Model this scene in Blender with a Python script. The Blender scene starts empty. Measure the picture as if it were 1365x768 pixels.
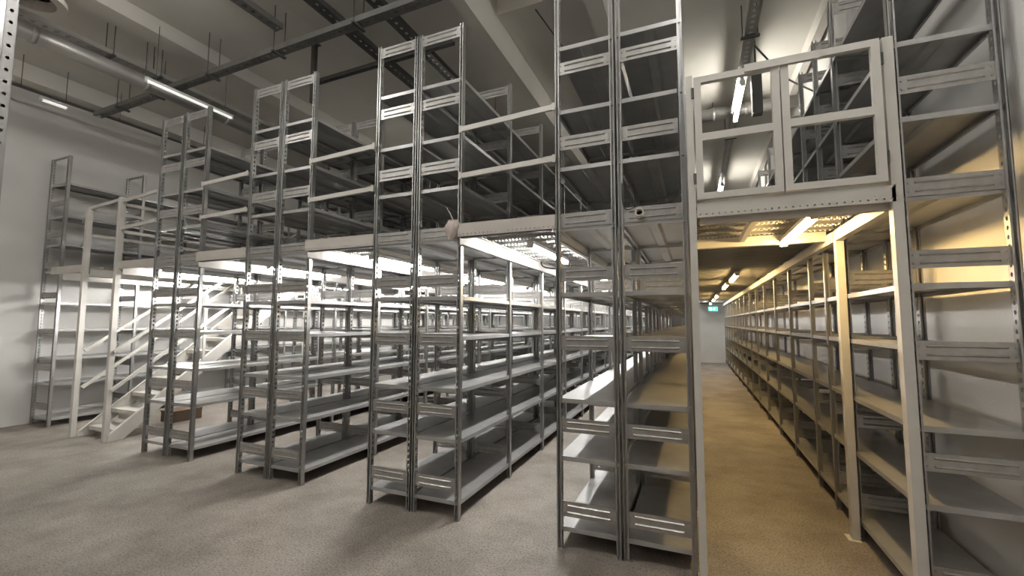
import bpy, math, random
from mathutils import Vector, Matrix
random.seed(7)
S = bpy.context.scene
C = S.collection

# ------------------------------------------------------------------ camera
YAW, PITCH, ROLL = math.radians(22.721), math.radians(4.476), math.radians(0.11)
FPX, EYE = 580.1, 1.62
fw = Vector((-math.sin(YAW)*math.cos(PITCH), math.cos(YAW)*math.cos(PITCH), math.sin(PITCH)))
rt = Vector((math.cos(YAW), math.sin(YAW), 0)); up = rt.cross(fw)
rt, up = rt*math.cos(ROLL) + up*math.sin(ROLL), up*math.cos(ROLL) - rt*math.sin(ROLL)
cam = bpy.data.cameras.new('camera'); cam_o = bpy.data.objects.new('camera', cam); C.objects.link(cam_o)
m = Matrix((rt, up, -fw)).transposed().to_4x4(); m.translation = (0, 0, EYE)
cam_o.matrix_world = m
cam.sensor_width = 36; cam.lens = FPX/1365*36; cam.clip_start = 0.05; cam.clip_end = 200
S.camera = cam_o

# ------------------------------------------------------------------ world, exposure, lamp strengths
w = bpy.data.worlds.new('world'); S.world = w; w.use_nodes = True
w.node_tree.nodes['Background'].inputs[0].default_value = (0.5, 0.5, 0.5, 1)
w.node_tree.nodes['Background'].inputs[1].default_value = 0.02
S.view_settings.view_transform = 'Standard'; S.view_settings.look = 'None'
S.view_settings.exposure = 0.25; S.view_settings.gamma = 1; S.view_settings.use_curve_mapping = False
S.cycles.use_denoising = True
S.cycles.max_bounces = 8; S.cycles.diffuse_bounces = 4; S.cycles.glossy_bounces = 4
S.cycles.sample_clamp_indirect = 6
LAMP_AISLE = 190      # tubes under the walkways
LAMP_WARM = 110       # warm tubes in the right-hand aisle
LAMP_HALL = 72       # ceiling tubes of the front hall
LAMP_UPPER = 62      # tubes over the upper level

# ------------------------------------------------------------------ materials
def mat(name, col, rough=0.5, metal=0.0, var=0.0, scale=8.0, bump=0.0, bscale=60.0, emit=None, estr=0, spec=0.5):
    M = bpy.data.materials.new(name); M.use_nodes = True
    nt = M.node_tree; b = nt.nodes['Principled BSDF']
    b.inputs['Base Color'].default_value = (*col, 1); b.inputs['Roughness'].default_value = rough
    b.inputs['Metallic'].default_value = metal; b.inputs['Specular IOR Level'].default_value = spec
    tc = nt.nodes.new('ShaderNodeTexCoord')
    if var:
        n = nt.nodes.new('ShaderNodeTexNoise'); n.inputs['Scale'].default_value = scale; n.inputs['Detail'].default_value = 5
        nt.links.new(tc.outputs['Object'], n.inputs['Vector'])
        r = nt.nodes.new('ShaderNodeValToRGB')
        r.color_ramp.elements[0].position = 0.3; r.color_ramp.elements[1].position = 0.7
        r.color_ramp.elements[0].color = (*[c*(1-var) for c in col], 1)
        r.color_ramp.elements[1].color = (*[min(1, c*(1+var)) for c in col], 1)
        nt.links.new(n.outputs['Fac'], r.inputs[0]); nt.links.new(r.outputs[0], b.inputs['Base Color'])
        mr = nt.nodes.new('ShaderNodeMapRange'); mr.inputs[3].default_value = max(0, rough-0.03); mr.inputs[4].default_value = min(1, rough+0.03)
        nt.links.new(n.outputs['Fac'], mr.inputs[0]); nt.links.new(mr.outputs[0], b.inputs['Roughness'])
    if bump:
        n2 = nt.nodes.new('ShaderNodeTexNoise'); n2.inputs['Scale'].default_value = bscale; n2.inputs['Detail'].default_value = 3
        nt.links.new(tc.outputs['Object'], n2.inputs['Vector'])
        bp = nt.nodes.new('ShaderNodeBump'); bp.inputs['Strength'].default_value = bump; bp.inputs['Distance'].default_value = 0.01
        nt.links.new(n2.outputs['Fac'], bp.inputs['Height']); nt.links.new(bp.outputs[0], b.inputs['Normal'])
    if emit:
        b.inputs['Emission Color'].default_value = (*emit, 1); b.inputs['Emission Strength'].default_value = estr
    return M

GALV = mat('galvanised_steel', (0.44, 0.437, 0.43), 0.36, 0.82, 0.08, 14)
GALV_SHELF = mat('galvanised_sheet', (0.46, 0.457, 0.45), 0.30, 0.5, 0.12, 5)
BRACE = mat('galvanised_brace', (0.42, 0.41, 0.395), 0.34, 0.65, 0.12, 18)
CREAM = mat('cream_paint', (0.56, 0.52, 0.475), 0.5, 0, 0.05, 6)
WHITEP = mat('pale_grey_paint', (0.60, 0.575, 0.53), 0.45, 0, 0.05, 6)
PLANK = mat('perforated_sheet', (0.52, 0.51, 0.49), 0.42, 0.55, 0.10, 9)
BOARD = mat('grey_board', (0.20, 0.19, 0.175), 0.7, 0.0, 0.15, 5)
DARK = mat('dark_metal', (0.10, 0.098, 0.094), 0.5, 0.4, 0.1, 6)
TRAYM = mat('cable_tray_metal', (0.22, 0.215, 0.205), 0.5, 0.5, 0.12, 6)
BLACK = mat('black_plastic', (0.018, 0.018, 0.018), 0.5)
DUCT = mat('duct_sheet', (0.42, 0.41, 0.39), 0.4, 0.6, 0.12, 4)
WALL = mat('wall_plaster', (0.66, 0.645, 0.62), 0.85, 0, 0.05, 1.3, 0.15, 60)
CEIL = mat('ceiling_concrete', (0.64, 0.615, 0.57), 0.9, 0, 0.07, 0.9, 0.1, 20)
CLOTH = mat('pale_cloth', (0.58, 0.50, 0.46), 0.9, 0, 0.1, 20, 0.3, 80)
CARD = mat('brown_board', (0.17, 0.115, 0.075), 0.8, 0, 0.15, 6)
TREAD = mat('tread_sheet', (0.58, 0.555, 0.51), 0.5, 0.2, 0.08, 8)
HOUSING = mat('lamp_housing', (0.7, 0.7, 0.68), 0.4)
GREEN = mat('exit_panel', (0.02, 0.35, 0.26), 0.4, emit=(0.10, 0.75, 0.62), estr=0.8)
SIGNW = mat('exit_pictogram', (0.9, 0.95, 0.92), 0.4, emit=(0.85, 1, 0.95), estr=1.1)
def lampmat(n, col, s): return mat(n, (0.9, 0.9, 0.9), 0.4, emit=col, estr=s)
TUBE_W = lampmat('tube_white', (1.0, 0.985, 0.955), LAMP_AISLE)
TUBE_Y = lampmat('tube_warm', (1.0, 0.68, 0.28), LAMP_WARM)
TUBE_H = lampmat('tube_hall', (1.0, 0.985, 0.95), LAMP_HALL)
TUBE_D = lampmat('tube_dim', (1.0, 0.97, 0.9), 0.55)
TUBE_U = lampmat('tube_upper', (1.0, 0.96, 0.86), LAMP_UPPER)

# floor: speckled worn concrete
FLOOR = bpy.data.materials.new('floor_concrete'); FLOOR.use_nodes = True
nt = FLOOR.node_tree; b = nt.nodes['Principled BSDF']; L = nt.links.new
tc = nt.nodes.new('ShaderNodeTexCoord')
def noise(scale, detail=6, rough=0.55):
    n = nt.nodes.new('ShaderNodeTexNoise'); n.inputs['Scale'].default_value = scale; n.inputs['Detail'].default_value = detail
    n.inputs['Roughness'].default_value = rough; L(tc.outputs['Object'], n.inputs['Vector']); return n
def ramp(src, p0, c0, p1, c1):
    r = nt.nodes.new('ShaderNodeValToRGB'); e = r.color_ramp.elements
    e[0].position = p0; e[0].color = (*c0, 1); e[1].position = p1; e[1].color = (*c1, 1); L(src, r.inputs[0]); return r
def mix(fac, a, bb, mode='MULTIPLY'):
    x = nt.nodes.new('ShaderNodeMix'); x.data_type = 'RGBA'; x.blend_type = mode
    if isinstance(fac, float): x.inputs[0].default_value = fac
    else: L(fac, x.inputs[0])
    L(a, x.inputs[6]); L(bb, x.inputs[7]); return x.outputs[2]
base = ramp(noise(0.7).outputs['Fac'], 0.3, (0.225, 0.20, 0.175), 0.72, (0.36, 0.32, 0.28))
patch = ramp(noise(1.6, 9, 0.62).outputs['Fac'], 0.36, (0.60, 0.58, 0.56), 0.58, (1.06, 1.05, 1.04))
speck = nt.nodes.new('ShaderNodeTexVoronoi'); speck.inputs['Scale'].default_value = 38; L(tc.outputs['Object'], speck.inputs['Vector'])
sp = ramp(speck.outputs['Distance'], 0.09, (1.7, 1.66, 1.6), 0.2, (0.96, 0.96, 0.96))
sp2n = noise(70, 3); sp2 = ramp(sp2n.outputs['Fac'], 0.36, (0.45, 0.43, 0.41), 0.52, (1.05, 1.05, 1.05))
col = mix(0.8, base.outputs[0], patch.outputs[0]); col = mix(0.7, col, sp.outputs[0]); col = mix(0.8, col, sp2.outputs[0])
L(col, b.inputs['Base Color'])
rr = nt.nodes.new('ShaderNodeMapRange'); rr.inputs[3].default_value = 0.45; rr.inputs[4].default_value = 0.8
L(noise(2.5).outputs['Fac'], rr.inputs[0]); L(rr.outputs[0], b.inputs['Roughness'])
bp = nt.nodes.new('ShaderNodeBump'); bp.inputs['Strength'].default_value = 0.25; bp.inputs['Distance'].default_value = 0.006
L(sp2n.outputs['Fac'], bp.inputs['Height']); L(bp.outputs[0], b.inputs['Normal'])

# ------------------------------------------------------------------ mesh helpers
class MB:
    def __init__(s): s.v = []; s.f = []
    def quad(s, *p):
        n = len(s.v); s.v += [tuple(q) for q in p]; s.f.append(tuple(range(n, n+len(p)))); return s
    def box(s, x0, x1, y0, y1, z0, z1):
        n = len(s.v)
        s.v += [(x, y, z) for z in (z0, z1) for y in (y0, y1) for x in (x0, x1)]
        s.f += [tuple(n+i for i in q) for q in ((0,2,3,1),(4,5,7,6),(0,1,5,4),(2,6,7,3),(0,4,6,2),(1,3,7,5))]
        return s
    def ring(s, pts, close=True):
        pass
    def bar(s, a, b_, w_, h_):
        """rectangular bar from a to b, w across (horizontal), h in the other direction"""
        a, b_ = Vector(a), Vector(b_); d = (b_-a).normalized()
        side = d.cross(Vector((0, 0, 1)))
        if side.length < 1e-4: side = Vector((1, 0, 0))
        side.normalize(); u = side.cross(d).normalized()
        n = len(s.v)
        for p in (a, b_):
            for i, j in ((-1,-1),(1,-1),(1,1),(-1,1)): s.v.append(tuple(p + side*(i*w_/2) + u*(j*h_/2)))
        s.f += [tuple(n+i for i in q) for q in ((3,2,1,0),(4,5,6,7),(0,1,5,4),(1,2,6,5),(2,3,7,6),(3,0,4,7))]
        return s
    def tube(s, pts, r, seg=10, caps=True):
        pts = [Vector(p) for p in pts]; n0 = len(s.v); k = len(pts)
        rad = r if isinstance(r, (list, tuple)) else [r]*k
        prev = None
        for i, p in enumerate(pts):
            d = (pts[min(i+1, k-1)] - pts[max(i-1, 0)]).normalized()
            ref = prev if prev else (Vector((0, 0, 1)) if abs(d.z) < 0.9 else Vector((1, 0, 0)))
            a = (ref - d*ref.dot(d)).normalized(); prev = a; c = d.cross(a)
            for j in range(seg):
                t = 2*math.pi*j/seg; s.v.append(tuple(p + (a*math.cos(t) + c*math.sin(t))*rad[i]))
        for i in range(k-1):
            for j in range(seg):
                q = n0+i*seg; s.f.append((q+j, q+(j+1) % seg, q+seg+(j+1) % seg, q+seg+j))
        if caps:
            s.f.append(tuple(n0+seg-1-j for j in range(seg))); s.f.append(tuple(n0+(k-1)*seg+j for j in range(seg)))
        return s
    def prism(s, poly, axis, a, b_):
        """poly in the two other axes, extruded along axis from a to b"""
        n = len(s.v); k = len(poly)
        for t in (a, b_):
            for p, q in poly:
                s.v.append({'x': (t, p, q), 'y': (p, t, q), 'z': (p, q, t)}[axis])
        s.f += [tuple(n+k-1-i for i in range(k)), tuple(n+k+i for i in range(k))]
        for i in range(k): s.f.append((n+i, n+(i+1) % k, n+k+(i+1) % k, n+k+i))
        return s
    def mesh(s, name, M):
        me = bpy.data.meshes.new(name); me.from_pydata(s.v, [], s.f); me.materials.append(M); me.update(); return me
    def build(s, name, M, parent=None, loc=None, smooth=False):
        me = s.mesh(name, M)
        if smooth:
            for p in me.polygons: p.use_smooth = len(p.vertices) == 4
        return put(name, me, parent, loc)
def put(name, me, parent=None, loc=None):
    o = bpy.data.objects.new(name, me); C.objects.link(o)
    if parent: o.parent = parent
    if loc: o.location = loc
    return o
def tag(o, label, cat, group=None):
    o['label'] = label; o['category'] = cat
    if group: o['group'] = group
    return o
def thing(name, label, cat, loc=(0, 0, 0), group=None):
    o = bpy.data.objects.new(name, None); C.objects.link(o); o.location = loc; o.empty_display_size = 0.2
    return tag(o, label, cat, group)
def struct(o): o['kind'] = 'structure'; return o

# ------------------------------------------------------------------ setting
XL, XR, YB, YF, ZC = -9.80, 1.65, -7.0, 19.45, 5.6
struct(MB().box(XL-.2, XR+.2, YB-.2, YF+.2, -.12, 0).build('floor', FLOOR))
ceil = struct(MB().box(XL-.2, XR+.2, YB-.2, YF+.2, ZC, ZC+.15).build('ceiling', CEIL))
struct(MB().box(XL-.2, XL, YB-.2, YF+.2, 0, ZC).build('wall_left', WALL))
wr = struct(MB().box(XR, XR+.2, YB-.2, YF+.2, 0, ZC).build('wall_right', WALL))
struct(MB().box(XL, XR, YF, YF+.2, 0, ZC).build('wall_far', WALL))
struct(MB().box(XL, XR, YB-.2, YB, 0, ZC).build('wall_back', WALL))
for y in (5.5, 11.4, 17.0): MB().box(1.60, XR, y, y+.55, 0, ZC).build('pilaster', WALL, wr)
struct(MB().box(XL, XR, YF-.02, YF, 0, .10).build('baseboard_far', WALL))
def cbeam(x0, x1, z): MB().prism([(x0-.04, ZC), (x0, z), (x1, z), (x1+.04, ZC)], 'y', YB, YF).build('beam', CEIL, ceil)
cbeam(-2.33, -2.18, 5.06)
cbeam(-6.78, -6.45, 5.42); cbeam(-1.05, -.85, 5.22); cbeam(1.50, XR-.05, 5.25); cbeam(-4.5, -4.2, 5.45); cbeam(-9.7, -9.45, 5.35)
MB().box(-2.15, XR, 4.62, YF, 5.40, ZC).build('drop_panel', CEIL, ceil)
for y in (-1.2, 9.9, 15.5): MB().box(XL, -2.35, y, y+.35, 5.40, ZC).build('beam', CEIL, ceil)

# ------------------------------------------------------------------ shelving racks
BAY = 1.074
TOP = 4.279
SHELF_Z = [0.145, 0.641, 1.057, 1.495, 1.842, 2.345, 2.811, 3.267, 3.786]
BRACE_Z = [(0.222, 0.327), (0.818, 0.915), (1.416, 1.519), (1.925, 2.027), (2.336, 2.444), (2.942, 3.049), (3.548, 3.648), (4.165, 4.265)]
PW, PD = 0.036, 0.046
NEAR = 8
def upright_mesh(inner, H=TOP, name='upright'):
    """channel upright: plain plate on the aisle side, perforated plate on the inside, recessed web. Origin on the
    outer face at the floor, body towards +x when inner=+1"""
    q = MB(); s = inner; t = 0.003
    def bx(x0, x1, *r):
        a, b_ = sorted((s*x0, s*x1)); q.box(a, b_, *r)
    bx(0, t, 0, PD, 0, H)                      # aisle plate
    bx(t, PW-.0015, PD*.80, PD*.86, 0, H)      # web
    bx(0, .010, 0, t, 0, H); bx(0, .010, PD-t, PD, 0, H)      # returns of the aisle plate
    bx(PW-.009, PW, 0, t, 0, H); bx(PW-.009, PW, PD-t, PD, 0, H)
    x = s*(PW-.0005); ph = 0.05; n = int(H/ph); r = 0.0105
    for i in range(n):
        z0 = i*ph; z1 = z0+ph if i < n-1 else H; c = z0+ph/2; yc = PD/2
        n0 = len(q.v)
        out = [(PD, c), (PD, z1), (yc, z1), (0, z1), (0, c), (0, z0), (yc, z0), (PD, z0)]
        hol = [(yc+r*math.cos(k*math.pi/4), c+1.25*r*math.sin(k*math.pi/4)) for k in range(8)]
        q.v += [(x, a, b_) for a, b_ in out] + [(x, a, b_) for a, b_ in hol]
        for k in range(8):
            j = (k+1) % 8; q.f.append((n0+k, n0+j, n0+8+j, n0+8+k))
    bx(-.004, PW+.004, -.004, PD+.004, 0, .004)
    return q.mesh(name, GALV)
UP_L, UP_R = upright_mesh(1), upright_mesh(-1)
def shelf_mesh(wd, ln, lip=0.032):
    q = MB(); e = .003; fl = .018
    x1, y1 = wd, ln
    q.quad((0, 0, 0), (x1, 0, 0), (x1, y1, 0), (0, y1, 0))
    q.quad((e, e, -.002), (e, y1-e, -.002), (x1-e, y1-e, -.002), (x1-e, e, -.002))
    P = [((0, 0), (x1, 0)), ((x1, 0), (x1, y1)), ((x1, y1), (0, y1)), ((0, y1), (0, 0))]
    I = [((fl, fl), (x1-fl, fl)), ((x1-fl, fl), (x1-fl, y1-fl)), ((x1-fl, y1-fl), (fl, y1-fl)), ((fl, y1-fl), (fl, fl))]
    K = [((e, e), (x1-e, e)), ((x1-e, e), (x1-e, y1-e)), ((x1-e, y1-e), (e, y1-e)), ((e, y1-e), (e, e))]
    for (a, b_), (c, d), (g, h) in zip(P, I, K):
        q.quad((*a, -lip), (*b_, -lip), (*b_, 0), (*a, 0))
        q.quad((*c, -lip), (*d, -lip), (*b_, -lip), (*a, -lip))
        q.quad((*g, 0-.002), (*h, -.002), (*h, -lip+.001), (*g, -lip+.001))
    xm = x1/2
    q.prism([(xm-.05, -.003), (xm-.03, -.02), (xm+.03, -.02), (xm+.05, -.003)], 'y', .02, y1-.02)
    return q
def brace_mesh(wd, h):
    """ribbed side brace, rear face on y=0, ribs towards -y"""
    q = MB(); q.box(0, wd, -.003, 0, 0, h); q.box(0, wd, -.003, .010, h-.002, h)
    for c in (0.27, 0.73):
        z = c*h; r = .007
        q.v += [(.045, -.003, z-r), (wd-.045, -.003, z-r), (wd-.045, -.003, z+r), (.045, -.003, z+r), (.052, -.011, z), (wd-.052, -.011, z)]
        n = len(q.v)-6; q.f += [(n, n+1, n+5, n+4), (n+4, n+5, n+2, n+3), (n, n+4, n+3), (n+1, n+2, n+5)]
        for x in (.018, wd-.018): q.prism([(x+.006*math.cos(k*math.pi/3), z+.006*math.sin(k*math.pi/3)) for k in range(6)], 'y', -.008, -.003)
    return q
_cache = {}
def rack(label, x0, x1, ys, group, shelf_z=SHELF_Z, near=NEAR, brace_z=BRACE_Z):
    t = thing('shelving_rack', label, 'shelving rack', ((x0+x1)/2, ys[0], 0), group)
    ox, oy = -(x1-x0)/2, -ys[0]; wd = x1-x0
    for i in range(min(near+1, len(ys))):
        put('upright', UP_L, t, (ox, ys[i]+oy, 0)); put('upright', UP_R, t, (-ox, ys[i]+oy, 0))
        for z0, z1 in brace_z:
            k = ('b', round(wd, 3), round(z1-z0, 3))
            if k not in _cache: _cache[k] = brace_mesh(wd-2*PW+.012, z1-z0).mesh('side_brace', BRACE)
            put('side_brace', _cache[k], t, (ox+PW-.006, ys[i]+oy+.016, z0))
    for i in range(min(near, len(ys)-1)):
        ln = ys[i+1]-ys[i]; k = ('s', round(wd, 3), round(ln, 3))
        if k not in _cache: _cache[k] = shelf_mesh(wd-.018, ln-.002).mesh('shelf', GALV_SHELF)
        for z in shelf_z: put('shelf', _cache[k], t, (ox+.009, ys[i]+oy+PD/2+.001, z))
    if len(ys)-1 > near:
        q = MB()
        for i in range(near+1, len(ys)):
            y = ys[i]+oy
            for s in (1, -1):
                x = s*ox
                a, b_ = sorted((x, x+s*.004)); q.box(a, b_, y, y+PD, 0, TOP)
                a, b_ = sorted((x+s*PW, x+s*(PW-.004))); q.box(a, b_, y, y+PD, 0, TOP)
                a, b_ = sorted((x, x+s*PW)); q.box(a, b_, y+.02, y+.026, 0, TOP)
            for z0, z1 in brace_z: q.box(ox+PW, -ox-PW, y+.014, y+.018, z0, z1)
        for i in range(near, len(ys)-1):
            y, ln = ys[i]+oy+PD/2, ys[i+1]-ys[i]
            sh = shelf_mesh(wd-.018, ln-.002)
            for z in shelf_z:
                n = len(q.v); q.v += [(a+ox+.009, b_+y, c+z) for a, b_, c in sh.v]; q.f += [tuple(j+n for j in f) for f in sh.f]
        o = q.build('far_bays', GALV, t); o['kind'] = 'stuff'
    return t
ROWS = {'B': (-6.391, -5.930, -5.918, -5.456, 3.341), 'C': (-4.588, -4.118, -4.106, -3.634, 3.284),
        'D': (-2.762, -2.300, -2.288, -1.821, 3.221), 'E': (-0.961, -0.502, -0.490, -0.024, 3.148)}
where = {'B': 'double row beside the staircase', 'C': 'second double row from the staircase', 'D': 'double row second from the gate',
         'E': 'nearest double row beside the gated aisle'}
NB = 15
for r, (a, b1, b2, c, y) in ROWS.items():
    ys = [y+BAY*i for i in range(NB+1)]
    rack('tall galvanised shelving rack, left half of the ' + where[r], a, b1, ys, 'back-to-back shelving racks')
    rack('tall galvanised shelving rack, right half of the ' + where[r], b2, c, ys, 'back-to-back shelving racks')
A_SH = [0.125, 0.655, 1.052, 1.497, 1.915, 2.42, 2.85, 3.305, 3.84]
A_BR = [(0.25, 0.35), (0.845, 0.955), (1.40, 1.50), (1.98, 2.075), (2.47, 2.57), (2.95, 3.06), (3.46, 3.56), (4.24, 4.34)]
rack('single galvanised shelving rack standing alone against the left wall', -9.715, -9.175, [3.52+1.03*i for i in range(16)], None, A_SH, NEAR, [(a, min(b_, 4.278)) for a, b_ in A_BR])
rack('galvanised shelving rack along the right wall beside the warm lit aisle', 1.098, 1.585, [3.10, 4.17, 4.72, 5.29]+[5.29+BAY*i for i in range(1, 14)], None, near=10)

# foreground rack whose front upright cuts the top left corner
t = thing('shelving_rack', 'perforated steel rack upright close to the camera at the left edge', 'shelving rack', (-2.515, 0.739, 0))
def wide_upright(H):
    q = MB(); W_ = 0.036
    ph = .05
    for i in range(int(H/ph)):
        z0 = i*ph; c = z0+ph/2; n0 = len(q.v); xc = W_*.5; r = .0075
        out = [(W_, c), (W_, z0+ph), (xc, z0+ph), (0, z0+ph), (0, c), (0, z0), (xc, z0), (W_, z0)]
        hol = [(xc+r*.9*math.cos(k*math.pi/4), c+r*math.sin(k*math.pi/4)) for k in range(8)]
        q.v += [(a, 0, b_) for a, b_ in out]+[(a, 0, b_) for a, b_ in hol]
        for k in range(8):
            j = (k+1) % 8; q.f.append((n0+k, n0+j, n0+8+j, n0+8+k))
    q.box(0, .003, 0, .05, 0, H); q.box(W_-.003, W_, 0, .05, 0, H); q.box(.003, W_-.003, .035, .038, 0, H)
    return q.mesh('upright', GALV)
wu = wide_upright(4.25)
put('upright', wu, t, (0, 0, 0)).rotation_euler.z = math.radians(90)
put('upright', wu, t, (-.45, 0, 0)).rotation_euler.z = math.radians(90)
for z in (0.3, 1.5, 2.7, 3.9): MB().bar((-.05, .018, z), (-.45, .018, z), .004, .10).build('side_brace', BRACE, t)

# ------------------------------------------------------------------ walkways between the rows
ZP = 2.392           # underside of the planks
def plank_mesh(wd, dp):
    q = MB(); e = dp-.006
    q.box(0, wd, 0, e, .034, .040)
    q.box(0, wd, 0, .004, 0, .034); q.box(0, wd, e-.004, e, 0, .034); q.box(0, wd, 0, .03, 0, .003); q.box(0, wd, e-.03, e, 0, .003)
    n = int(wd/.034)
    for row, yy in enumerate((.016, .085, .155, e-.016)):
        z1 = 0 if row in (0, 3) else .034
        for i in range(n):
            x = (i+.5+(.25 if row % 2 else 0))*wd/(n+.5)
            n0 = len(q.v)
            for r, z in ((.0125, z1), (.0085, z1-.010), (.0062, z1-.010), (.0062, z1-.001)):
                for k in range(6): q.v.append((x+r*math.cos(k*math.pi/3), yy+r*math.sin(k*math.pi/3), z))
            for a in range(3):
                for k in range(6): q.f.append((n0+a*6+k, n0+a*6+(k+1) % 6, n0+a*6+6+(k+1) % 6, n0+a*6+6+k))
    return q
def planks(t, x0, x1, y0, y1, near=18, dp=.24, M=None):
    wd = x1-x0; pm = plank_mesh(wd, dp); me = pm.mesh('plank', M or PLANK); n = int((y1-y0)/dp); bx, by, _ = t.location
    for i in range(min(n, near)): put('plank', me, t, (x0-bx, y0+i*dp-by, ZP))
    if n > near:
        q = MB()
        for i in range(near, n): q.box(x0-bx, x1-bx, y0+i*dp-by, y0+(i+1)*dp-.006-by, ZP, ZP+.04)
        o = q.build('far_planks', M or PLANK, t); o['kind'] = 'stuff'
def fascia(t, x0, x1, y, z0, z1, holes=True, M=CREAM, th=.018):
    """front beam with a row of real holes near its lower edge"""
    bx, by, _ = t.location; q = MB(); n = max(1, int((x1-x0-.06)/.034)) if holes else 1
    if not holes: q.box(x0-bx, x1-bx, y-by, y+th-by, z0, z1)
    else:
        zb = z0+.030; q.box(x0-bx, x1-bx, y-by, y+th-by, zb, z1)
        q.box(x0-bx, x1-bx, y+th-.003-by, y+th-by, z0, zb)
        yy = y-by; dx = (x1-x0)/n
        for i in range(n):
            xa = x0-bx+i*dx; n0 = len(q.v); xc, zc, r = xa+dx/2, z0+.015, .0055
            out = [(xa+dx, zc), (xa+dx, zb), (xc, zb), (xa, zb), (xa, zc), (xa, z0), (xc, z0), (xa+dx, z0)]
            hol = [(xc+r*math.cos(k*math.pi/4), zc+r*math.sin(k*math.pi/4)) for k in range(8)]
            q.v += [(a, yy, b_) for a, b_ in out]+[(a, yy, b_) for a, b_ in hol]+[(a, yy+th-.003, b_) for a, b_ in hol]
            for k in range(8):
                j = (k+1) % 8; q.f.append((n0+k, n0+j, n0+8+j, n0+8+k)); q.f.append((n0+8+k, n0+8+j, n0+16+j, n0+16+k))
        q.box(x0-bx, x1-bx, y-by, y+th-by, z0-.002, z0)
    return q.build('front_beam', M, t)
def side_beam(t, x, sgn, y0, y1, z0=2.268, z1=2.390):
    bx, by, _ = t.location; q = MB()
    a, b_ = sorted((x, x+sgn*.006)); q.box(a-bx, b_-bx, y0-by, y1-by, z0, z1)
    a, b_ = sorted((x, x+sgn*.045)); q.box(a-bx, b_-bx, y0-by, y1-by, z1-.006, z1); q.box(a-bx, b_-bx, y0-by, y1-by, z0, z0+.006)
    return q.build('side_beam', WHITEP, t)
def rails(label, x0, ya, x1, yb, zs=(3.283, 2.872)):
    t = thing('guard_rail', label, 'guard rail', ((x0+x1)/2, (ya+yb)/2, 0), 'upper level guard rails')
    hx, hy = (x1-x0)/2, (yb-ya)/2
    for z in zs:
        o = MB().bar((-hx, -hy, z), (hx, hy, z), .022, .042).build('rail', WHITEP, t)
    for s in (-1, 1):
        for z in zs: MB().box(s*hx-.012, s*hx+.012, s*hy-.016, s*hy-.011, z-.03, z+.03).build('bracket', WHITEP, t)
    return t
gaps = {'BC': ('B', 'C', 'between the two rows nearest the staircase'), 'CD': ('C', 'D', 'between the middle double rows'), 'DE': ('D', 'E', 'left of the nearest double row')}
for k, (l, r, txt) in gaps.items():
    x0, x1 = ROWS[l][3], ROWS[r][0]; y0 = (ROWS[l][4]+ROWS[r][4])/2
    t = thing('walkway', 'raised perforated metal walkway ' + txt, 'walkway', ((x0+x1)/2, y0, 0), 'raised walkways')
    fascia(t, x0+.003, x1-.003, y0-.03, 2.338, 2.445)
    MB().box(-(x1-x0)/2+.01, (x1-x0)/2-.05, .0, .04, 2.33, 2.39).build('bearer', DARK, t)
    side_beam(t, x0+.004, 1, y0, 19.3); side_beam(t, x1-.004, -1, y0, 19.3)
    planks(t, x0+.008, x1-.008, y0+.05, 19.3)
    rails('pair of pale rails above the walkway ' + txt, x0, ROWS[l][4]-.02, x1, ROWS[r][4]-.02)
# fascia strips in front of rows where the walkway edge carries on
# landing and walkways around the stairwell
t = thing('walkway', 'raised walkway and landing around the stairwell by the left wall', 'walkway', (-7.8, 3.45, 0), 'raised walkways')
fascia(t, -7.36, -6.394, 3.42, 2.345, 2.452); fascia(t, -9.17, -8.13, 3.42, 2.345, 2.45)
side_beam(t, -6.396, -1, 3.45, 19.3); side_beam(t, -9.17, 1, 3.56, 19.3)
side_beam(t, -7.30, 1, 3.45, 6.55); side_beam(t, -8.12, -1, 3.45, 6.55)
planks(t, -7.29, -6.40, 3.47, 6.55, 13); planks(t, -9.165, -8.13, 3.6, 6.55, 12); planks(t, -9.165, -6.40, 6.56, 19.3, 14)
for x, y, h in ((-8.10, 3.38, 3.24), (-7.37, 3.42, 3.36)):
    MB().box(x+7.8-.03, x+7.8+.03, y-3.45-.03, y-3.45+.03, 0, h).build('post', WHITEP, t)
for x in (-8.10, -7.30): 
    for y in (6.52,): MB().box(x+7.8-.025, x+7.8+.025, y-3.45, y-3.45+.05, 0, 3.30).build('post', WHITEP, t)
g = thing('guard_rail', 'pale guard rails around the stair opening on the upper level', 'guard rail', (-7.8, 3.45, 0), 'upper level guard rails')
for z in (3.26, 2.872):
    MB().bar((-.30, -.07, z), (-1.36, .30, z-.03), .022, .04).build('rail', WHITEP, g)
    MB().bar((.43, -.03, z+.04), (1.41, -.12, z+.05), .022, .042).build('rail', WHITEP, g)
    MB().bar((-.30, -.04, z), (-.30, 3.05, z), .022, .042).build('rail', WHITEP, g)
    MB().bar((.46, .0, z), (.50, 3.05, z), .022, .042).build('rail', WHITEP, g)
MB().bar((-.28, -.06, 3.27), (.42, -.03, 3.33), .022, .042).build('rail', WHITEP, g)

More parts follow.
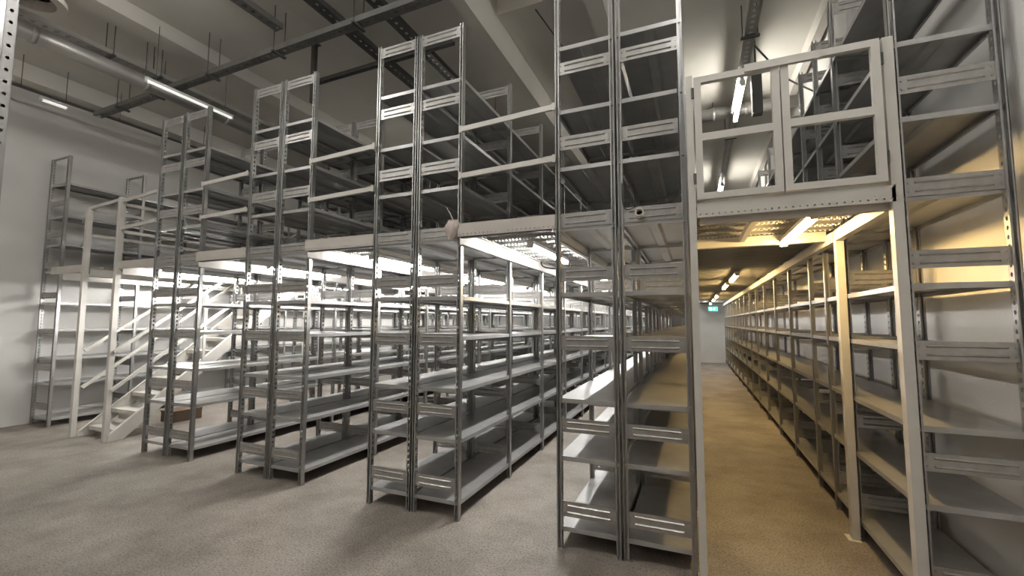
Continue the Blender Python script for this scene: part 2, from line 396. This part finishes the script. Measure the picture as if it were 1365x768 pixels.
# walkway over the right-hand aisle with its portal frame
t = thing('walkway', 'raised walkway with cream portal frame over the right aisle', 'walkway', (0.54, 3.05, 0), 'raised walkways')
fascia(t, .035, 1.06, 3.03, 2.300, 2.392, M=WHITEP)
MB().box(-.49, .53, .03, .075, 2.262, 2.345).build('bearer', CREAM, t)
def post(x0, x1, y0, y1, z1, foot=True):
    q = MB().box(x0-.54, x1-.54, y0-3.05, y1-3.05, 0, z1)
    if foot: q.box(x0-.57, x1-.54, y0-3.08, y1-3.02, 0, .008)
    return q.build('post', WHITEP, t)
post(-.014, .030, 3.03, 3.09, 3.262); post(1.042, 1.092, 3.03, 3.09, 3.262)
post(1.040, 1.092, 4.10, 4.16, 2.345); post(-.018, .030, 4.10, 4.16, 2.345)
for x0, x1 in ((1.035, 1.09), (-.015, .035)):
    MB().box(x0-.54, x1-.54, .04, 1.05, 2.262, 2.345).build('side_beam', WHITEP, t)
    MB().box(x0-.54, x1-.54, 1.11, 16.2, 2.262, 2.345).build('side_beam', WHITEP, t)
MB().box(-.50, .50, 1.30, 1.36, 2.30, 2.385).build('cross_beam', WHITEP, t)
MB().box(-.15, -.11, .08, 1.30, 2.335, 2.385).build('cross_beam', WHITEP, t)
planks(t, .005, 1.085, 3.12, 4.40, 8)
bm = MB().box(0, 1.08, 0, .294, 0, .03)
for i in range(12): bm.box(0.01, 1.07, .012+i*.024, .022+i*.024, -.006, 0)
bme = bm.mesh('floor_board', BOARD)
for i in range(50): put('floor_board', bme, t, (.005-.54, 4.42-3.05+i*.30, ZP))

# gate on the upper level
t = thing('safety_gate', 'pale grey double swing gate guarding the upper walkway edge', 'gate', (.535, 3.03, 2.40))
def leaf(x0, x1, z0, z1, zm):
    w_ = .042; q = MB()
    q.box(x0, x0+w_, -.018, .018, z0, z1); q.box(x1-w_, x1, -.018, .018, z0, z1)
    q.box(x0+w_, x1-w_, -.018, .018, z0, z0+w_); q.box(x0+w_, x1-w_, -.018, .018, z1-w_, z1); q.box(x0+w_, x1-w_, -.018, .018, zm-.024, zm+.024)
    return q.build('gate_leaf', WHITEP, t)
l1 = leaf(-.497, -.012, .012, .835, .425); l2 = leaf(-.004, .490, .012, .855, .432)
for lf, x in ((l1, -.505), (l2, .498)):
    for z in (.12, .70): MB().tube([(x, -.004, z), (x, -.004, z+.07)], .010, 8).build('hinge', DARK, lf)
MB().box(-.20, .20, -.034, -.020, .800, .848).build('latch_bar', WHITEP, l2)
MB().bar((.42, -.03, -.075), (.50, -.03, -.02), .012, .012).build('foot_stop', WHITEP, t)

# ------------------------------------------------------------------ staircase
t = thing('staircase', 'pale metal staircase with rails climbing to the walkway by the left wall', 'staircase', (-7.7, 3.45, 0))
N, R_, G_ = 12, .2, .25
def sy(z): return .08+(z-.133)*G_/R_
for s in (-1, 1):
    x = s*.365
    q = MB(); y0 = sy(-.10); y1 = sy(2.40)
    pts = [(-.02, 0), (.15, 0), (y1+.10, (y1-.05)*R_/G_), (y1+.10, 2.43), (y1+.02, 2.43), (-.02, .075)]
    q.prism(pts, 'x', x-.012, x+.012); q.bar((x-s*.015, -.02, .077), (x-s*.015, y1+.0, .077+(y1+.02)*R_/G_), .042, .006)
    q.build('stringer', WHITEP, t)
    for h, nm in ((1.10, 'hand_rail'), (.58, 'knee_rail')):
        MB().bar((x, -.02, .10+h), (x, y1-.02, 2.42+h-.10), .03, .042).build(nm, WHITEP, t)
    for z in (1.0, 1.9):
        MB().box(x-.018, x+.018, sy(z)-.018, sy(z)+.018, z, z+1.05).build('baluster', WHITEP, t)
q = MB().box(-.345, .345, 0, .27, -.03, 0).box(-.345, .345, .0, .012, -.055, -.03)
tm = q.mesh('tread', TREAD); rm = MB().box(-.345, .345, 0, .006, 0, .16).mesh('riser', TREAD)
for i in range(N):
    z = .133+i*R_; put('tread', tm, t, (0, .08+i*G_, z))
    if i: put('riser', rm, t, (0, .08+i*G_+.10, z-.17))
q = MB().box(-.16, .16, -.22, .22, 0, .17).box(-.165, .165, -.225, .225, .15, .175)
tag(q.build('storage_box', CARD, None, (-7.90, 4.68, 0)), 'brown board box on the floor under the stairs', 'box')

# ------------------------------------------------------------------ tube lamps
def lamp(label, x, y0, y1, z, M, group, wd=.05, hang=None, bare=False):
    t = thing('tube_light', label, 'lamp', (x, y0, z), group)
    ln = y1-y0
    if bare:
        MB().box(-.02, .02, 0, ln, .075, .10).build('housing', HOUSING, t)
        MB().tube([(0, .02, .03), (0, ln-.02, .03)], .03, 10).build('tube', M, t)
        for e in (0, ln-.02): MB().box(-.03, .03, e, e+.02, -.002, .075).build('end_cap', HOUSING, t)
    else:
        MB().box(-wd/2-.008, wd/2+.008, 0, ln, .030, .062).build('housing', HOUSING, t)
        MB().prism([(-wd/2, .030), (-wd/2, .012), (-wd/3, 0), (wd/3, 0), (wd/2, .012), (wd/2, .030)], 'y', .02, ln-.02).build('tube', M, t)
        for e in (0, ln-.02): MB().box(-wd/2-.004, wd/2+.004, e, e+.02, -.002, .030).build('end_cap', HOUSING, t)
    if hang:
        for yy in (.12, ln-.12): MB().tube([(0, yy, .06), (0, yy, hang-z)], .004, 6).build('hanger_rod', DARK, t)
    return t
ORD = ['nearest', 'second', 'third', 'fourth', 'fifth', 'sixth', 'seventh', 'eighth']
for txt, x, starts in (('between the two rows nearest the staircase', -5.02, (3.9, 6.4, 8.9, 11.4, 13.9, 16.4)),
                       ('between the middle double rows', -3.24, (3.75, 6.1, 8.6, 11.1, 13.6, 16.1)),
                       ('left of the nearest double row', -1.37, (3.70, 6.2, 8.7, 11.2, 13.7, 16.2))):
    for i, y in enumerate(starts): lamp(f'{ORD[i]} lit white tube under the walkway {txt}', x, y, y+1.22, 2.30, TUBE_W, 'white tubes under the walkways')
for i, (x, y) in enumerate(((-6.85, 3.9), (-6.85, 6.0), (-7.7, 8.2), (-7.7, 10.7), (-7.7, 13.2), (-7.7, 15.7), (-8.65, 4.5))):
    lamp(f'{ORD[i]} lit white tube under the walkway beside the stairs' if i < 6 else 'single lit white tube under the walkway between the stairs and left wall', x, y, y+1.22, 2.30, TUBE_W, 'white tubes under the walkways')
for i, (x, y) in enumerate(((.735, 3.28), (.58, 6.95), (.56, 8.65), (.56, 12.1), (.56, 14.2), (.56, 16.8))):
    lamp(f'{ORD[i]} lit tube under the walkway of the right aisle', x, y, y+1.12, 2.285, TUBE_Y if i < 5 else TUBE_W, 'tubes in the right aisle')
for i, y in enumerate((6.5, 11.3, 15.5)):
    lamp(f'{ORD[i]} hanging tube lamp over the upper level behind the gate', .70, y, y+1.2, 4.86, TUBE_U, 'hanging tubes over the upper level', .08, 5.0, True)
lamp('lit tube lamp beside the round duct near the ceiling', -6.43, 3.13, 4.28, 4.70, TUBE_D, 'ceiling tubes', .024, 5.6)
lamp('short lit tube lamp hanging close to the left wall', -9.13, 3.12, 3.44, 4.985, TUBE_D, 'ceiling tubes', .05, 5.07)
lamp('lit tube lamp above the racks beyond the second row', -4.6, 6.6, 7.8, 4.75, TUBE_U, 'ceiling tubes', .07, 5.6)
for i, (x, y) in enumerate(((-6.7, -.9), (-4.4, .6), (-2.0, .9), (.2, 1.0), (-6.0, -4.0), (-1.5, -4.0))):
    lamp(['leftmost front', 'second front', 'third front', 'rightmost front', 'left rear', 'right rear'][i] + ' ceiling tube lamp in the hall around the camera', x, y, y+1.5, 4.95, TUBE_H, 'front hall ceiling tubes', .12, 5.6, True)


# ------------------------------------------------------------------ services under the ceiling
def tray(label, a, b_, wd=.16, h=.06, rods=(), M=TRAYM, rungs=.10):
    a, b_ = Vector(a), Vector(b_); d = (b_-a); ln = d.length; ang = math.atan2(-d.x, d.y)
    t = thing('cable_tray', label, 'cable tray', a, 'ceiling cable trays'); t.rotation_euler.z = ang
    for s in (-1, 1):
        q = MB(); x = s*wd/2; q.box(x-.003, x+.003, 0, ln, 0, h); q.box(min(x, x-s*.02), max(x, x-s*.02), 0, ln, 0, .004)
        q.build('side_rail', M, t)
    n = int(ln/rungs); q = MB(); hx = wd/2-.003; dy = ln/n
    for i in range(n):
        y0 = i*dy; yc = y0+dy/2; n0 = len(q.v); rx, ry = hx*.45, dy*.22
        out = [(hx, yc), (hx, y0+dy), (0, y0+dy), (-hx, y0+dy), (-hx, yc), (-hx, y0), (0, y0), (hx, y0)]
        hol = [(rx*math.cos(k*math.pi/4), yc+ry*math.sin(k*math.pi/4)) for k in range(8)]
        q.v += [(a, b_, .006) for a, b_ in out]+[(a, b_, .006) for a, b_ in hol]
        for k in range(8):
            j = (k+1) % 8; q.f.append((n0+k, n0+j, n0+8+j, n0+8+k))
    q.build('tray_bottom', M, t)
    for k in rods:
        for s in (-1, 1): MB().tube([(s*(wd/2+.02), k, -.02), (s*(wd/2+.02), k, ZC-a.z-.01)], .006, 6).build('hanger_rod', DARK, t)
        MB().box(-wd/2-.04, wd/2+.04, k-.02, k+.02, -.025, -.002).build('cross_bracket', DARK, t)
    return t
tray('long cable tray crossing above all the rows', (-9.05, 3.78, 5.00), (-2.36, 3.66, 5.00), .11, .07, (.75, 1.7, 3.0, 4.3, 5.6))
tray('upper cable tray beside the round duct at the left', (-7.01, .8, 5.10), (-7.01, 5.6, 5.10), .16, .06, (2.2, 2.75), DUCT)
tray('cable tray above the middle rows running to the back', (-3.86, 1.5, 5.2), (-3.86, 16, 5.2), .14, .07, (1.2, 5, 9), DARK)
tray('cable tray running to the back left of the concrete beam', (-3.22, 1.5, 5.2), (-3.22, 16, 5.2), .14, .07, (1.5, 5.2, 9), DARK)
tray('rusty bracketed cable tray at the top, left of the middle', (-4.65, 1.5, 5.2), (-4.62, 3.6, 5.2), .12, .07, (1.0,))
tray('dark hanging rail above the second double row', (-4.95, 4.40, 4.98), (-2.6, 4.36, 4.98), .06, .05, (), DARK)
tray('narrow cable tray hanging over the upper aisle behind the gate', (.70, 2.5, 5.0), (.70, 18.5, 5.0), .12, .07, (3.1, 6.2, 10.0, 14.0), DUCT)
t = thing('ceiling_strut', 'dark vertical strut hanging above the second double row', 'strut', (-4.92, 4.40, 4.72))
MB().box(-.03, .03, -.03, .03, 0, .88).build('strut_bar', DARK, t); MB().box(-.06, .06, -.06, .06, .865, .878).build('base_plate', DARK, t)

def duct(label, a, b_, r, bands=(), M=DUCT):
    a, b_ = Vector(a), Vector(b_); d = b_-a; t = thing('air_duct', label, 'air duct', a, None)
    MB().tube([(0, 0, 0), tuple(d)], r, 24).build('pipe', M, t, smooth=True)
    u = d.normalized()
    for k in bands: MB().tube([tuple(u*k), tuple(u*(k+.05))], r+.008, 24).build('band', M, t, smooth=True)
    for k in bands[::2]: MB().tube([tuple(u*(k+.02)+Vector((0, 0, r))), tuple(u*(k+.02)+Vector((0, 0, ZC-a.z-.01)))], .006, 6).build('hanger_rod', DARK, t)
    return t
duct('round metal air duct under the ceiling along the left side', (-6.82, .9, 4.86), (-6.82, 4.93, 4.86), .095, (.35, 1.30, 2.4, 3.5))
duct('round pipe crossing behind the gate on the upper level', (.02, 8.0, 5.19), (1.64, 8.0, 5.19), .10, (.35, .85, 1.3))
t = thing('conduit_run', 'thin dark conduit along the ceiling close to the left wall', 'conduit', (-9.1, 1.5, 5.08))
MB().tube([(0, 0, 0), (0, 7.0, 0)], .02, 8).build('pipe', DARK, t)
for y in (1.4, 1.9, 2.6, 4.0): MB().tube([(0, y, 0), (0, y, .50)], .005, 6).build('hanger_rod', DARK, t)
# fan drum
t = thing('ceiling_fan_unit', 'round fan housing hanging from the ceiling at the top left', 'fan', (-6.10, 1.95, 4.86))
MB().tube([(0, 0, .03), (0, 0, .70)], .24, 28, False).build('drum', DUCT, t, smooth=True)
q = MB(); seg = 28; n0 = 0
for r, z in ((.27, .0), (.27, .05), (.19, .0), (.17, .10)): 
    for k in range(seg): q.v.append((r*math.cos(2*math.pi*k/seg), r*math.sin(2*math.pi*k/seg), z))
for a, b_ in ((1, 0), (0, 2), (2, 3)):
    for k in range(seg): q.f.append((a*seg+k, a*seg+(k+1) % seg, b_*seg+(k+1) % seg, b_*seg+k))
q.build('rim', WHITEP, t)
MB().tube([(0, 0, .06), (0, 0, .16)], .05, 16).build('hub', HOUSING, t)
for k in range(5):
    a = k*2*math.pi/5; q = MB(); 
    P = [Vector((.045, -.02, .13)), Vector((.17, -.06, .15)), Vector((.17, .05, .09)), Vector((.045, .02, .10))]
    Rm = Matrix.Rotation(a, 3, 'Z'); P = [Rm @ p for p in P]
    q.quad(*P); q.quad(*[p+Vector((0, 0, .006)) for p in reversed(P)])
    for i in range(4): q.quad(P[i], P[(i+1) % 4], P[(i+1) % 4]+Vector((0, 0, .006)), P[i]+Vector((0, 0, .006)))
    q.build('blade', DARK, t)
MB().tube([(0, 0, .2), (0, 0, .2001)], .235, 28).build('back_plate', BLACK, t)
# dark vertical duct and cables behind the gate
tag(MB().box(-.06, .06, -.06, .06, 0, .62).box(-.08, .08, -.08, .08, .58, .62).build('speaker_box', DARK, None, (.84, 6.35, 4.35)), 'dark upright box hanging behind the gate near the ceiling', 'box')
bpy.data.objects['speaker_box'].name = 'hanging_box'
MB().tube([(0, 0, .6), (0, 0, 1.24)], .012, 8).build('hanger_rod', DARK, bpy.data.objects['hanging_box'])
def cable(label, pts, r, M=BLACK, name='cable'):
    P = [Vector(p) for p in pts]; out = []
    for i in range(len(P)-1):
        p0, p1, p2, p3 = P[max(i-1, 0)], P[i], P[i+1], P[min(i+2, len(P)-1)]
        for k in range(8):
            u = k/8; out.append(.5*((2*p1)+(p2-p0)*u+(2*p0-5*p1+4*p2-p3)*u*u+(3*p1-p0-3*p2+p3)*u**3))
    out.append(P[-1]); o = P[0]
    return tag(MB().tube([p-o for p in out], r, 7).build(name, M, None, o, True), label, 'cable')
cable('drooping grey cable from the hanging tray to the right wall', [(.74, 5.8, 5.03), (.95, 6.1, 4.93), (1.2, 6.5, 4.86), (1.64, 7.0, 4.82)], .012, DARK)
cable('thin cable hanging along the ceiling right of the concrete beam', [(-1.66, 4.68, 5.37), (-1.5, 5.4, 5.25), (-1.25, 6.3, 4.95), (-1.0, 7.0, 4.62)], .008, DARK)
cable('black cable drooping from the walkway underside beside the bright tube', [(-1.78, 5.2, 2.38), (-1.70, 5.1, 2.30), (-1.45, 5.0, 2.255), (-1.15, 5.0, 2.25)], .010)
cable('thin black cable looped in the upright of the nearest rack', [(-.458, 3.14, 2.62), (-.452, 3.13, 2.48), (-.42, 3.125, 2.42), (-.32, 3.12, 2.445), (-.2, 3.12, 2.44), (-.10, 3.125, 2.47), (-.066, 3.13, 2.60), (-.066, 3.135, 3.3)], .0035)
# stub pipe on a brace of the nearest rack
t = thing('pipe_stub', 'short round pipe end fixed to a brace of the nearest rack', 'pipe', (-.335, 3.155, 2.385))
q = MB(); seg = 16
for r, y in ((.030, 0), (.030, -.075), (.022, -.075), (.022, -.02)):
    for k in range(seg): q.v.append((r*math.cos(2*math.pi*k/seg), y, r*math.sin(2*math.pi*k/seg)))
for a in range(3):
    for k in range(seg): q.f.append((a*seg+k, a*seg+(k+1) % seg, a*seg+seg+(k+1) % seg, a*seg+seg+k))
q.build('pipe_wall', WHITEP, t, smooth=True); MB().tube([(0, -.022, 0), (0, -.020, 0)], .0225, 16).build('dark_bore', BLACK, t)
# cloth bag hung on the walkway corner
q = MB(); seg = 14; rings = 9
for i in range(rings):
    f = i/(rings-1); r = .010+.055*math.sin(math.pi*min(1, f*.88+.08))**.7; z = -.17*f
    for k in range(seg):
        a = 2*math.pi*k/seg; rr_ = r*(.85+.24*math.sin(2*a+5*f)+.14*math.sin(5*a+3*f)+.12*math.sin(9*f+a)); q.v.append((rr_*math.cos(a)*1.05-.015*f, rr_*.75*math.sin(a), z))
for i in range(rings-1):
    for k in range(seg): q.f.append((i*seg+k, i*seg+(k+1) % seg, (i+1)*seg+(k+1) % seg, (i+1)*seg+k))
q.f.append(tuple(range(seg))); q.f.append(tuple((rings-1)*seg+seg-1-k for k in range(seg)))
bag = tag(q.build('cloth_bag', CLOTH, None, (-1.87, 3.16, 2.485), True), 'small pale cloth bundle tied at the corner of the walkway', 'bag')
MB().tube([(0, 0, 0), (-.02, -.005, .05), (-.055, -.01, .11)], .004, 6).build('tie_wire', WHITEP, bag)
# exit sign
t = thing('exit_sign', 'small green lit exit sign hanging at the end of the right aisle', 'sign', (.66, 18.3, 2.05))
MB().box(-.16, .16, 0, .03, 0, .17).build('panel', GREEN, t)
q = MB()
q.box(-.125, -.055, -.004, 0, .03, .14)                                    # door
q.prism([(.0, .085), (-.04, .085), (-.04, .115), (-.075+.02, .085), (-.04, .055), (-.04, .075), (.0, .075)], 'y', -.004, 0)  # arrow
q.box(.045, .065, -.004, 0, .115, .138); q.bar((.05, -.002, .11), (.035, -.002, .07), .004, .02); q.bar((.035, -.002, .07), (.06, -.002, .045), .004, .012)
q.bar((.06, -.002, .045), (.055, -.002, .025), .004, .01); q.bar((.035, -.002, .07), (.02, -.002, .03), .004, .012); q.bar((.05, -.002, .105), (.085, -.002, .09), .004, .01); q.bar((.05, -.002, .105), (.02, -.002, .095), .004, .01)
q.build('pictogram', SIGNW, t)
for x in (-.12, .12): MB().tube([(x, .015, .17), (x, .015, .335)], .004, 6).build('hanger_rod', DARK, t)
